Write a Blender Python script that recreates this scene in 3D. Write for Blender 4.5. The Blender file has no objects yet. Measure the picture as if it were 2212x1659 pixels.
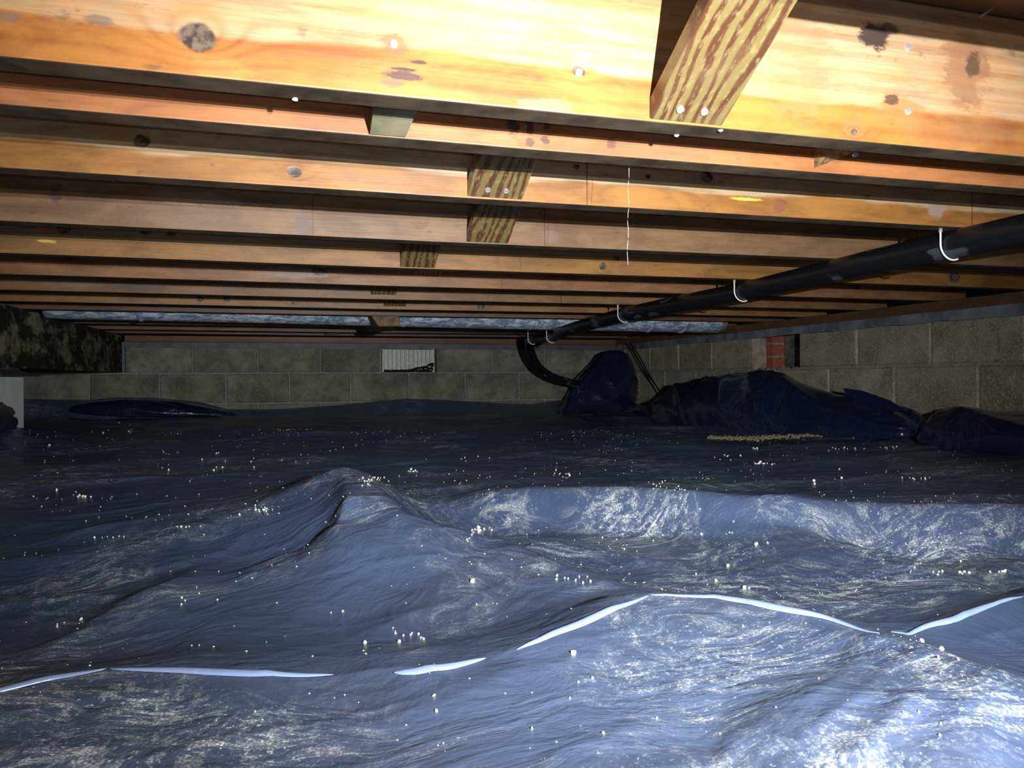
import bpy, bmesh, math, random
import numpy as np
from mathutils import Vector, Matrix
random.seed(7); rng = np.random.default_rng(11)
C = bpy.context.scene.collection
# ------------------------------------------------------------------ camera
F, TH, CX, CY = 1661.0, math.radians(16.35), 1106.0, 829.5
ROLL, PITCH = math.atan(.0055), -math.atan(12.5/F)
R = Vector((math.cos(TH), -math.sin(TH), 0)); D0 = Vector((math.sin(TH), math.cos(TH), 0)); U0 = Vector((0, 0, 1))
FW = D0*math.cos(PITCH)+U0*math.sin(PITCH); UP = -D0*math.sin(PITCH)+U0*math.cos(PITCH)
RX = R*math.cos(ROLL)-UP*math.sin(ROLL); UX = R*math.sin(ROLL)+UP*math.cos(ROLL)
cam = bpy.data.cameras.new('camera'); cam.sensor_width = 36; cam.lens = F/2212*36; cam.clip_start = .02; cam.clip_end = 60
co = bpy.data.objects.new('camera', cam); C.objects.link(co); bpy.context.scene.camera = co
co.matrix_world = Matrix((RX, UX, -FW)).transposed().to_4x4()
# ------------------------------------------------------------------ world, lamps, exposure
sc = bpy.context.scene
w = bpy.data.worlds.new('world'); sc.world = w; w.use_nodes = True
w.node_tree.nodes['Background'].inputs[0].default_value = (.5, .6, .8, 1); w.node_tree.nodes['Background'].inputs[1].default_value = .002
sc.view_settings.view_transform = 'Standard'; sc.view_settings.look = 'None'; sc.view_settings.gamma = 1
sc.view_settings.use_curve_mapping = False; sc.view_settings.exposure = 0.0
LX, LY = .28, -.20
for k, lz in enumerate((.055, .085, .113)):          # the work light: three emitters one above the other
    l = bpy.data.lights.new('work_light_emitter', 'SPOT'); l.energy = 11; l.spot_size = math.radians(165); l.spot_blend = .6
    l.shadow_soft_size = .003; l.color = (1, .975, .94)
    o = bpy.data.objects.new('work_light_emitter', l); C.objects.link(o); o.location = (LX, LY, lz)
    o.rotation_euler = Vector((-.14, -1, .02)).to_track_quat('Z', 'Y').to_euler()
l = bpy.data.lights.new('work_light_beam', 'SPOT'); l.energy = 210; l.spot_size = math.radians(80); l.spot_blend = 1; l.shadow_soft_size = .003
l.color = (.93, .97, 1)
o = bpy.data.objects.new('work_light_beam', l); C.objects.link(o); o.location = (LX, LY, .085)
o.rotation_euler = Vector((-.16, -1, .03)).to_track_quat('Z', 'Y').to_euler()

l = bpy.data.lights.new('camera_fill', 'SPOT'); l.energy = 4.2; l.spot_size = math.radians(120); l.spot_blend = .8; l.shadow_soft_size = .004; l.color = (1, .97, .93)  # fill spot added at the camera to lift the shadowed joist faces
o = bpy.data.objects.new('camera_fill', l); C.objects.link(o); o.location = (.012, -.005, .014); o.rotation_euler = Vector((-.2, -1, -.08)).to_track_quat('Z', 'Y').to_euler()
l = bpy.data.lights.new('work_light_core', 'SPOT'); l.energy = 52; l.spot_size = math.radians(82); l.spot_blend = 1; l.shadow_soft_size = .003; l.color = (1, .98, .93)
o = bpy.data.objects.new('work_light_core', l); C.objects.link(o); o.location = (LX, LY, .113)
o.rotation_euler = Vector((.16, -.98, -.30)).to_track_quat('Z', 'Y').to_euler()
l = bpy.data.lights.new('work_light_low', 'SPOT'); l.energy = 37; l.spot_size = math.radians(110); l.spot_blend = 1; l.shadow_soft_size = .02; l.color = (.93, .97, 1)
o = bpy.data.objects.new('work_light_low', l); C.objects.link(o); o.location = (LX, LY, .055)
o.rotation_euler = Vector((-.05, -.62, .52)).to_track_quat('Z', 'Y').to_euler()

# ------------------------------------------------------------------ pixel helpers: pick real places from the photograph
def ray(x, y):
    return FW + RX*((x-CX)/F) - UX*((y-CY)/F)
def atX(x, y, v): r = ray(x, y); return r*(v/r.x)
def atY(x, y, v): r = ray(x, y); return r*(v/r.y)
def atZ(x, y, v): r = ray(x, y); return r*(v/r.z)

# ------------------------------------------------------------------ object helpers
def tag(o, label=None, cat=None, group=None, kind=None):
    if label: o['label'] = label
    if cat: o['category'] = cat
    if group: o['group'] = group
    if kind: o['kind'] = kind
    return o
def thing(name, loc, label, cat, group=None, rot=(0, 0, 0)):
    o = bpy.data.objects.new(name, None); o.empty_display_size = .05; C.objects.link(o)
    o.location = loc; o.rotation_euler = rot
    return tag(o, label, cat, group)
def mesh(name, V, Fc, mat=None, smooth=False):
    m = bpy.data.meshes.new(name); m.from_pydata([tuple(v) for v in V], [], Fc)
    if mat: m.materials.append(mat)
    if smooth:
        m.polygons.foreach_set('use_smooth', [True]*len(m.polygons))
    m.update(); return m
def link(name, m, parent=None, loc=(0, 0, 0), rot=(0, 0, 0)):
    o = bpy.data.objects.new(name, m); C.objects.link(o); o.location = loc; o.rotation_euler = rot
    if parent: o.parent = parent
    return o
def box_bm(x0, x1, y0, y1, z0, z1, bev=0.0, seg=1):
    bm = bmesh.new(); bmesh.ops.create_cube(bm, size=1)
    for v in bm.verts:
        v.co = Vector((x0+(v.co.x+.5)*(x1-x0), y0+(v.co.y+.5)*(y1-y0), z0+(v.co.z+.5)*(z1-z0)))
    if bev: bmesh.ops.bevel(bm, geom=bm.edges[:], offset=bev, segments=seg, affect='EDGES', profile=.6)
    return bm
def obj_bm(name, bm, mat, parent=None, loc=(0, 0, 0), rot=(0, 0, 0), smooth=False):
    m = bpy.data.meshes.new(name); bm.to_mesh(m); bm.free()
    if mat: m.materials.append(mat)
    if smooth: m.polygons.foreach_set('use_smooth', [True]*len(m.polygons))
    return link(name, m, parent, loc, rot)
def tube_mesh(name, pts, rad, mat, n=16, caps=True, closed_rad=None):
    pts = [Vector(p) for p in pts]; V = []; Fc = []
    ref = Vector((0, 0, 1))
    for i, p in enumerate(pts):
        t = (pts[min(i+1, len(pts)-1)]-pts[max(i-1, 0)]).normalized()
        a = t.cross(ref)
        if a.length < .05: a = t.cross(Vector((1, 0, 0)))
        a.normalize(); b = a.cross(t)
        r = rad(i/(len(pts)-1)) if callable(rad) else rad
        for k in range(n):
            q = 2*math.pi*k/n; V.append(p+a*(r*math.cos(q))+b*(r*math.sin(q)))
    for i in range(len(pts)-1):
        for k in range(n):
            Fc.append((i*n+k, i*n+(k+1) % n, (i+1)*n+(k+1) % n, (i+1)*n+k))
    if caps:
        Fc.append(tuple(range(n))[::-1]); Fc.append(tuple((len(pts)-1)*n+k for k in range(n)))
    return mesh(name, V, Fc, mat, True)
def catmull(P, n=8):
    P = [Vector(p) for p in P]; Q = [P[0]]+P+[P[-1]]; out = []
    for i in range(1, len(Q)-2):
        for k in range(n):
            t = k/n; a, b, c, d = Q[i-1], Q[i], Q[i+1], Q[i+2]
            out.append(.5*((2*b)+(c-a)*t+(2*a-5*b+4*c-d)*t*t+(3*b-a-3*c+d)*t**3))
    out.append(P[-1]); return out

# ------------------------------------------------------------------ node helpers
class N:
    def __init__(s, name):
        s.m = bpy.data.materials.new(name); s.m.use_nodes = True; s.t = s.m.node_tree; s.b = s.t.nodes['Principled BSDF']
    def n(s, typ, **k):
        x = s.t.nodes.new(typ)
        for a, b in k.items(): setattr(x, a, b)
        return x
    def put(s, sock, v):
        if isinstance(v, bpy.types.NodeSocket): s.t.links.new(v, sock)
        else: sock.default_value = v
    def math(s, op, a, b=0.0, c=0.0, clamp=False):
        x = s.n('ShaderNodeMath', operation=op); x.use_clamp = clamp
        s.put(x.inputs[0], a); s.put(x.inputs[1], b); s.put(x.inputs[2], c); return x.outputs[0]
    def obj(s): return s.n('ShaderNodeTexCoord').outputs['Object']
    def scale(s, v, sx, sy, sz, rot=(0, 0, 0), loc=(0, 0, 0)):
        x = s.n('ShaderNodeMapping'); s.put(x.inputs[0], v); x.inputs['Scale'].default_value = (sx, sy, sz)
        x.inputs['Rotation'].default_value = rot; x.inputs['Location'].default_value = loc; return x.outputs[0]
    def noise(s, v, sc=1.0, det=3, rough=.5, dist=0.0):
        x = s.n('ShaderNodeTexNoise'); s.put(x.inputs['Vector'], v); x.inputs['Scale'].default_value = sc
        x.inputs['Detail'].default_value = det; x.inputs['Roughness'].default_value = rough; x.inputs['Distortion'].default_value = dist
        return x.outputs[0]
    def voro(s, v, sc=1.0, feat='F1'):
        x = s.n('ShaderNodeTexVoronoi', feature=feat); s.put(x.inputs['Vector'], v); x.inputs['Scale'].default_value = sc
        return x.outputs['Distance']
    def smooth(s, v, a, b):
        x = s.n('ShaderNodeMapRange', interpolation_type='SMOOTHSTEP'); s.put(x.inputs[0], v); x.inputs[1].default_value = a; x.inputs[2].default_value = b
        return x.outputs[0]
    def mix(s, f, a, b, mode='MIX'):
        x = s.n('ShaderNodeMix', data_type='RGBA', blend_type=mode); s.put(x.inputs[0], f); s.put(x.inputs[6], a); s.put(x.inputs[7], b); return x.outputs[2]
    def xyz(s, v):
        x = s.n('ShaderNodeSeparateXYZ'); s.put(x.inputs[0], v); return x.outputs
    def bump(s, h, strength=.3, dist=.005, nrm=None):
        x = s.n('ShaderNodeBump'); s.put(x.inputs['Height'], h); x.inputs['Strength'].default_value = strength; x.inputs['Distance'].default_value = dist
        if nrm is not None: s.put(x.inputs['Normal'], nrm)
        return x.outputs[0]
    def out(s, col=None, rough=None, nrm=None, metal=None, spec=None):
        if col is not None: s.put(s.b.inputs['Base Color'], col)
        if rough is not None: s.put(s.b.inputs['Roughness'], rough)
        if nrm is not None: s.put(s.b.inputs['Normal'], nrm)
        if metal is not None: s.put(s.b.inputs['Metallic'], metal)
        if spec is not None: s.put(s.b.inputs['Specular IOR Level'], spec)
        return s.m
def c4(c): return (c[0], c[1], c[2], 1)

def wood_mat(name, pale, deep, gain=.52, zb=.07, seed=0., knots=(), stains=(), lines=(), ring=.5, freq=90., axis='x', blot=.35, rough=.42, edge=.012, ringcol=None):
    """long-grained softwood: pale sapwood over orange heartwood, rings that bulge round the knots given as (x, z, radius, bulge)"""
    pale = (pale[0]*gain, (pale[1]*.85+pale[0]*.15)*gain, (pale[2]*.85+pale[0]*.15)*gain); deep = tuple(c*gain for c in deep)
    s = N(name); v = s.obj(); X, Y, Z = s.xyz(v)
    if axis == 'z': X, Z = Z, X
    cmb = s.n('ShaderNodeCombineXYZ'); s.put(cmb.inputs[0], X); s.put(cmb.inputs[1], Y); s.put(cmb.inputs[2], Z); vv = cmb.outputs[0]
    L = (seed*3.1, seed*1.7, seed*.9)
    big = s.noise(s.scale(vv, 1.6, 6, 7, loc=L), 1, 3, .55)
    fld = s.math('ADD', s.math('MULTIPLY', Z, freq), s.math('MULTIPLY', big, 7.0))
    core = None
    for (kx, kz, kr, kb) in knots:
        dx = s.math('DIVIDE', s.math('SUBTRACT', X, kx), kr*2.6); dz = s.math('DIVIDE', s.math('SUBTRACT', Z, kz), kr*1.5)
        g = s.math('EXPONENT', s.math('MULTIPLY', s.math('ADD', s.math('MULTIPLY', dx, dx), s.math('MULTIPLY', dz, dz)), -1.0))
        fld = s.math('ADD', fld, s.math('MULTIPLY', g, kb))
        dx2 = s.math('DIVIDE', s.math('SUBTRACT', X, kx), kr*1.15); dz2 = s.math('DIVIDE', s.math('SUBTRACT', Z, kz), kr*.9)
        d = s.math('SQRT', s.math('ADD', s.math('MULTIPLY', dx2, dx2), s.math('MULTIPLY', dz2, dz2)))
        k = s.smooth(s.math('ADD', d, s.math('MULTIPLY', s.noise(vv, 60, 2), .5)), 1.35, 1.05)
        core = k if core is None else s.math('MAXIMUM', core, k)
    rg = s.math('POWER', s.math('ADD', s.math('MULTIPLY', s.math('SINE', fld), .5), .5), 2.2)
    fine = s.noise(s.scale(vv, 7, 60, 330, loc=L), 1, 3, .6)
    zbn = s.math('ADD', zb-.025, s.math('MULTIPLY', s.noise(s.scale(vv, 3.2, 1, 1, loc=L), 1, 3, .6), .05))
    hd = s.smooth(s.math('SUBTRACT', zbn, Z), -edge, edge)
    col = s.mix(hd, c4(pale), c4(deep))
    rc = ringcol or tuple(c*.45 for c in deep)
    col = s.mix(s.math('MULTIPLY', rg, s.math('ADD', ring*.35, s.math('MULTIPLY', hd, ring*.65))), col, c4(rc))
    col = s.mix(s.math('MULTIPLY', s.smooth(fine, .42, .75), .35), col, c4(tuple(c*.55 for c in deep)))
    bl = s.noise(s.scale(vv, 5, 5, 9, loc=L), 1, 5, .65, .4)
    col = s.mix(s.math('MULTIPLY', s.smooth(bl, .5, .72), blot), col, c4((.11, .05, .03)))
    mo = s.noise(s.scale(vv, 6, 6, 16, loc=(seed*2, seed, 5)), 1, 5, .65, .6)
    col = s.mix(s.math('MULTIPLY', s.smooth(mo, .35, .62), .45), col, s.mix(.5, col, c4(tuple(c*.55 for c in deep))))
    col = s.mix(s.math('MULTIPLY', s.smooth(mo, .62, .40), .5), col, c4((min(.9, deep[0]*1.45), deep[1]*1.55, deep[2]*1.5)))
    sm = s.noise(s.scale(vv, 9, 9, 60, loc=L), 1, 5, .7)
    col = s.mix(s.math('MULTIPLY', s.smooth(sm, .45, .7), .42), col, c4(tuple(c*.5 for c in deep)))
    wx = s.noise(s.scale(vv, 3, 3, 4, loc=(seed, 2, 3)), 1, 5, .7, .3)
    col = s.mix(s.math('MULTIPLY', s.smooth(wx, .54, .70), .15), col, c4((.30*gain, .25*gain, .24*gain)))
    sp = s.noise(s.scale(vv, 30, 30, 55, loc=L), 1, 3, .6)
    col = s.mix(s.math('MULTIPLY', s.smooth(sp, .64, .74), .45), col, c4((.06, .035, .03)))
    for (sx, sz, rx, rz, scol, st) in stains:
        dx = s.math('DIVIDE', s.math('SUBTRACT', X, sx), rx); dz = s.math('DIVIDE', s.math('SUBTRACT', Z, sz), rz)
        d = s.math('SQRT', s.math('ADD', s.math('MULTIPLY', dx, dx), s.math('MULTIPLY', dz, dz)))
        k = s.smooth(s.math('ADD', d, s.math('MULTIPLY', s.noise(s.scale(vv, 26, 26, 60), 1, 6, .75, .5), 2.6)), 2.5, 2.0)
        col = s.mix(s.math('MULTIPLY', k, st), col, c4(scol))
    for (lx, lw, z1) in lines:
        k = s.math('MULTIPLY', s.math('LESS_THAN', s.math('ABSOLUTE', s.math('SUBTRACT', X, lx)), lw), s.math('LESS_THAN', Z, z1))
        col = s.mix(s.math('MULTIPLY', k, .75), col, c4((.06, .02, .01)))
    if core is not None: 
        col = s.mix(core, col, s.mix(s.smooth(s.noise(vv, 90, 3), .4, .6), c4((.035, .026, .022)), c4((.15, .10, .07))))
    h = s.math('ADD', s.math('MULTIPLY', fine, .6), s.math('MULTIPLY', rg, .35))
    if core is not None: h = s.math('SUBTRACT', h, s.math('MULTIPLY', core, .8))
    s.out(col, s.math('ADD', rough, s.math('MULTIPLY', fine, .18)), s.bump(h, .25, .0015), spec=.4)
    return s.m

def treated_mat(name, seed, ang=0.):
    s = N(name); v = s.scale(s.obj(), 1, 1, 1, loc=(seed, seed*.37, seed*1.3)); X, Y, Z = s.xyz(v)
    n1 = s.noise(s.scale(v, 16, 5, 5), 1, 3, .5)
    f = s.math('ADD', s.math('MULTIPLY', X, 430), s.math('MULTIPLY', n1, 22))
    rg = s.smooth(s.math('SINE', f), -.75, .55)
    spk = s.smooth(s.noise(s.scale(v, 200, 70, 70), 1, 3, .6), .5, .7)
    col = s.mix(rg, c4((.075, .030, .014)), c4((.155, .115, .042)))
    col = s.mix(s.math('MULTIPLY', spk, .5), col, c4((.27, .215, .095)))
    col = s.mix(s.math('MULTIPLY', s.smooth(s.noise(v, 14, 3), .5, .7), .4), col, c4((.16, .11, .05)))
    s.out(col, .36, s.bump(s.math('ADD', rg, spk), .25, .001), spec=.5)
    return s.m

def simple(name, col, rough=.5, metal=0., spec=.5, var=.25, sc=30, bump=.1):
    s = N(name); v = s.obj(); n = s.noise(v, sc, 4, .6)
    cc = s.mix(s.smooth(n, .3, .7), c4(tuple(c*(1-var) for c in col)), c4(tuple(min(1, c*(1+var)) for c in col)))
    s.out(cc, rough, s.bump(n, bump, .002), metal, spec); return s.m

def block_mat(name, a, b, spot=.3):
    s = N(name); v = s.obj(); rnd = s.n('ShaderNodeObjectInfo').outputs['Random']
    vm = s.n('ShaderNodeVectorMath', operation='ADD'); cx = s.n('ShaderNodeCombineXYZ')
    s.put(cx.inputs[0], s.math('MULTIPLY', rnd, 37)); s.put(cx.inputs[1], s.math('MULTIPLY', rnd, 11)); s.put(vm.inputs[0], v); s.put(vm.inputs[1], cx.outputs[0]); v = vm.outputs[0]
    big = s.noise(v, 7, 5, .65); fine = s.noise(v, 130, 3, .6)
    col = s.mix(s.smooth(big, .3, .7), c4(a), c4(b))
    col = s.mix(s.math('MULTIPLY', rnd, .3), col, c4(tuple(x*.65 for x in a)))
    col = s.mix(s.math('MULTIPLY', s.smooth(fine, .5, .68), spot), col, c4(tuple(min(1, x*1.5) for x in b)))
    col = s.mix(s.math('MULTIPLY', s.smooth(s.noise(v, 16, 4, .7), .6, .75), .45), col, c4((.035, .032, .026)))
    s.out(col, .9, s.bump(s.math('ADD', fine, big), .5, .003), spec=.15); return s.m

def tarp_mat(name, base=(.040, .060, .118), dust=1.0, spots=()):
    s = N(name); v = s.obj()
    # whitish dried dust: long streaks broken up by fine grain
    wv = s.n('ShaderNodeVectorMath', operation='ADD'); s.put(wv.inputs[0], v)
    nz = s.n('ShaderNodeTexNoise'); s.put(nz.inputs['Vector'], v); nz.inputs['Scale'].default_value = 2.2; nz.inputs['Detail'].default_value = 3
    sc_ = s.n('ShaderNodeVectorMath', operation='SCALE'); s.put(sc_.inputs[0], nz.outputs['Color']); sc_.inputs['Scale'].default_value = .55
    s.put(wv.inputs[1], sc_.outputs[0]); wv = wv.outputs[0]
    patch = s.smooth(s.noise(wv, 2.6, 4, .6), .47, .66)
    for (ax, ay, rx, ry, am) in spots:
        X, Y, Z = s.xyz(v); dx = s.math('DIVIDE', s.math('SUBTRACT', X, ax), rx); dy = s.math('DIVIDE', s.math('SUBTRACT', Y, ay), ry)
        gg = s.math('EXPONENT', s.math('MULTIPLY', s.math('ADD', s.math('MULTIPLY', dx, dx), s.math('MULTIPLY', dy, dy)), -1.0))
        patch = s.math('ADD', patch, s.math('MULTIPLY', gg, am))
    st1 = s.smooth(s.noise(s.scale(wv, 9, 70, 20, rot=(0, 0, .25)), 1, 5, .7), .50, .68)
    st2 = s.smooth(s.noise(s.scale(wv, 60, 12, 20, rot=(0, 0, .6)), 1, 5, .7), .54, .70)
    st3 = s.smooth(s.noise(wv, 42, 4, .7), .50, .62)
    grain = s.smooth(s.noise(v, 420, 2, .6), .45, .62)
    spk = s.smooth(s.noise(v, 190, 3, .7), .60, .70)
    d = s.math('MULTIPLY', patch, s.math('ADD', s.math('MULTIPLY', st1, .8), s.math('ADD', s.math('MULTIPLY', st2, .5), s.math('MULTIPLY', st3, .55))))
    d = s.math('MULTIPLY', d, s.math('ADD', .25, s.math('MULTIPLY', grain, .75)))
    d = s.math('MULTIPLY', s.math('ADD', d, s.math('MULTIPLY', s.math('MULTIPLY', spk, patch), .9)), dust, clamp=True)
    film = s.math('MULTIPLY', s.smooth(s.noise(wv, 1.3, 5, .65), .35, .7), .10*dust)
    col = s.mix(film, c4(base), c4((.22, .26, .30)))
    col = s.mix(s.math('MULTIPLY', d, .8), col, c4((.62, .64, .60)))
    # crinkle relief
    r1 = s.math('ABSOLUTE', s.math('SUBTRACT', s.noise(s.scale(wv, 7, 16, 10, rot=(0, 0, .4)), 1, 4, .55), .5))
    r2 = s.math('ABSOLUTE', s.math('SUBTRACT', s.noise(s.scale(wv, 22, 12, 12, rot=(0, 0, -.5)), 1, 4, .6), .5))
    r3 = s.noise(v, 75, 3, .6)
    h = s.math('ADD', s.math('ADD', s.math('MULTIPLY', r1, 2.2), s.math('MULTIPLY', r2, 1.0)), s.math('MULTIPLY', r3, .14))
    rough = s.math('ADD', .30, s.math('ADD', s.math('MULTIPLY', film, 1.5), s.math('MULTIPLY', d, .35)))
    s.out(col, rough, s.bump(h, .55, .006), spec=.55)
    return s.m

# ================================================================== materials
M_girder = None
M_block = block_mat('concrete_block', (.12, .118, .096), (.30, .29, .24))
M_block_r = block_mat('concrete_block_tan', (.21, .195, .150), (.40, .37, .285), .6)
M_mortar = simple('mortar', (.27, .265, .235), .95, spec=.1, sc=60, bump=.3)
M_flash = simple('termite_shield_metal', (.10, .115, .125), .55, .35, sc=12, bump=.1)
M_flash_r = simple('termite_shield_bright', (.24, .27, .32), .5, .35, sc=9, var=.4)
M_under = simple('dark_joist_underside', (.075, .052, .032), .75, sc=14, var=.5, spec=.2)  # darker grey-brown for the downward faces of the joists
M_dirt = simple('dirt', (.10, .085, .06), .95, sc=20, bump=.6)
M_hook = simple('white_wire', (.82, .83, .8), .3, sc=50, var=.03)
M_nail = simple('nail_head_metal', (.55, .53, .52), .4, .6, sc=50)
M_crumb = simple('foam_crumb', (.80, .77, .66), .8, sc=200, var=.12)
M_red = simple('red_brick', (.33, .085, .045), .85, sc=60)
M_white = simple('white_paint', (.80, .84, .80), .6, sc=14, var=.08)
M_slat = simple('pale_vent_metal', (.52, .53, .48), .5, .1, sc=40, var=.15)
M_black = simple('dark_debris', (.02, .018, .015), .9, sc=80, var=.6, bump=1)
M_sand = simple('sandy_dirt', (.30, .25, .15), .95, sc=150, var=.5, bump=1)
M_silk = simple('cobweb_thread', (.75, .72, .62), .7, sc=50)
M_cable = simple('black_cable', (.012, .012, .012), .5)

def duct_mat():
    s = N('galvanised_duct'); v = s.obj()
    n = s.noise(s.scale(v, 18, 40, 40), 1, 5, .7, .8); n2 = s.noise(s.scale(v, 45, 30, 30, rot=(0, .5, 0)), 1, 3, .6)
    col = s.mix(s.smooth(n, .42, .62), c4((.22, .28, .42)), c4((.78, .88, 1.0)))
    s.out(col, .42, s.bump(s.math('ADD', n, n2), .6, .004), .15, .5); return s.m
def pipe_mat():
    s = N('black_poly_pipe'); v = s.obj()
    k = s.smooth(s.noise(s.scale(v, 16, 5, 16), 1, 2, .5), .60, .63)
    col = s.mix(k, c4((.0075, .0085, .011)), c4((.055, .06, .075)))
    s.out(col, s.mix(k, c4((.38,)*3), c4((.6,)*3)), s.bump(s.noise(v, 40, 3), .15, .002), spec=.45); return s.m
M_duct = duct_mat(); M_pipe = pipe_mat()

# ================================================================== setting
H = .288; HJ = .178; TOP = H+HJ
JY = [.347, .782, .917, 1.19, 1.586, 1.985, 2.376, 2.785, 3.177, 3.507, 3.96, 4.338, 4.80, 5.18]
WX, WY = 2.44, 5.42
floor = tag(obj_bm('floor', box_bm(-3.4, 2.7, -1.2, 5.7, -.46, -.40), M_dirt), kind='structure')
# subfloor: plywood sheets with butt joints
M_ply = wood_mat('plywood_subfloor', (.30, .15, .055), (.22, .095, .03), zb=-1, seed=4, ring=.3, blot=.5)
ceil_ = tag(obj_bm('ceiling', box_bm(-3.4, 2.9, -1.2, 5.8, TOP+.0215, TOP+.045), M_ply), kind='structure')
sheet = None
for iy in range(6):
    for ix in range(-2, 3):
        x0 = ix*1.22-.9+(.6 if iy % 2 else 0); y0 = -1.2+iy*1.22
        if x0 > 2.8 or x0+1.22 < -3.4: continue
        if sheet is None:
            bm = box_bm(0, 1.217, 0, 1.217, 0, .019, .001); sheet = bpy.data.meshes.new('plywood_sheet'); bm.to_mesh(sheet); bm.free(); sheet.materials.append(M_ply)
        link('plywood_sheet', sheet, ceil_, (x0, y0, TOP+.001))

def block_wall(name, length_axis, fixed, joints0, off, rows, lo, hi, mat, skip=(), bevel=.006, depth=.19):
    """running-bond wall; blocks are parts, the mortar body is the wall itself"""
    holes = sorted(skip)
    if length_axis == 'x': b = box_bm(lo, hi, fixed+.006, fixed+depth, rows[-1][0], rows[0][1])
    else: b = box_bm(fixed+.006, fixed+depth, lo, hi, rows[-1][0], rows[0][1])
    b.free()
    # mortar body in pieces round the vent opening
    bmw = bmesh.new()
    def addb(a0, a1, z0, z1):
        q = box_bm(a0, a1, fixed+.007, fixed+depth, z0, z1) if length_axis == 'x' else box_bm(fixed+.007, fixed+depth, a0, a1, z0, z1)
        t = bpy.data.meshes.new('t'); q.to_mesh(t); q.free(); bmw.from_mesh(t); bpy.data.meshes.remove(t)
    for ri, (z0, z1) in enumerate(rows):
        cuts = [(a, b_) for (r_, a, b_) in holes if r_ == ri]
        p = lo
        for a, b_ in cuts:
            addb(p, a, z0, z1); p = b_
        addb(p, hi, z0, z1)
    W = tag(obj_bm(name, bmw, M_mortar), kind='structure')
    cache = {}
    for ri, (z0, z1) in enumerate(rows):
        j = joints0 + (off if ri % 2 else 0)
        while j > lo-.41: j -= .406
        while j < hi:
            a, b_ = max(j+.004, lo), min(j+.402, hi); z_a, z_b = z0+.005, z1-.005
            j += .406
            if b_-a < .04: continue
            if any(r_ == ri and a < h1-.05 and b_ > h0+.05 for (r_, h0, h1) in holes): continue
            key = (round(b_-a, 3), round(z_b-z_a, 3))
            if key not in cache:
                bm = box_bm(-key[0]/2, key[0]/2, 0, .10, -key[1]/2, key[1]/2, bevel, 1) if length_axis == 'x' else box_bm(0, .10, -key[0]/2, key[0]/2, -key[1]/2, key[1]/2, bevel, 1)
                mm = bpy.data.meshes.new('concrete_block'); bm.to_mesh(mm); bm.free(); mm.materials.append(mat); cache[key] = mm
            e = random.uniform(-.002, .002); c_ = (a+b_)/2
            link('concrete_block', cache[key], W, (c_, fixed+e, (z0+z1)/2) if length_axis == 'x' else (fixed+e, c_, (z0+z1)/2))
    return W
rows = [(.043, .243), (-.160, .043), (-.363, -.160)]
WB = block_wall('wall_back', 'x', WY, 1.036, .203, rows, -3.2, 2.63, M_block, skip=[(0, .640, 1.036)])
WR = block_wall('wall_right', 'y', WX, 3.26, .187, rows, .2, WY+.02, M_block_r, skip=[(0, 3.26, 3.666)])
# sill plates and the metal shields on the walls
M_sill = wood_mat('sill_wood', gain=1, pale=(.20, .08, .028), deep=(.16, .055, .018), zb=.02, seed=9, ring=.4, blot=.5)
M_sill_r = wood_mat('sill_wood_mouldy', gain=1.2, pale=(.11, .06, .022), deep=(.09, .042, .014), zb=.02, seed=13, ring=.3, blot=.7)
def plank(name, x0, x1, y0, y1, z0, z1, mat, parent=None, bev=.002, origin=None):
    ox, oy, oz = origin or (0, (y0+y1)/2, z0)
    return obj_bm(name, box_bm(x0-ox, x1-ox, y0-oy, y1-oy, z0-oz, z1-oz, bev), mat, parent, (ox, oy, oz))
tag(plank('trim_1', -.99, WX-.02, WY-.012, WY+.14, .247, H-.0005, M_sill), kind='structure')
o = obj_bm('trim_2', box_bm(WX-.035, WX+.14, .2, WY-.03, .247, H-.0005, .002), M_sill_r, None); tag(o, kind='structure')
def shield(name, pts, mat):      # thin folded strip: flat on the wall then bent down in front
    V = []; Fc = []
    for (p, q, r_) in pts: V += [p, q, r_]
    n = len(pts)
    for i in range(n-1):
        a = i*3; b = a+3
        Fc += [(a, a+1, b+1, b), (a+1, a+2, b+2, b+1)]
    m = mesh(name, V, Fc, mat); o = link(name, m); md = o.modifiers.new('s', 'SOLIDIFY'); md.thickness = .0015; return o
P = []
for i in range(41):
    x = -1.0+(WX+1.0-.02)*i/40; e = random.uniform(-.0015, .0015)
    P.append(((x, WY+.12, .2455), (x, WY-.022, .2455), (x, WY-.026, .2075+e)))
tag(shield('trim_3', P, M_flash), kind='structure')
P = []
for i in range(61):
    y = .2+(WY-.25)*i/60; e = random.uniform(-.003, .003)
    P.append(((WX+.12, y, .2455), (WX-.040, y, .2455), (WX-.046+e*.5, y, .207+e)))
tag(shield('trim_4', P, M_flash_r), kind='structure')

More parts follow.
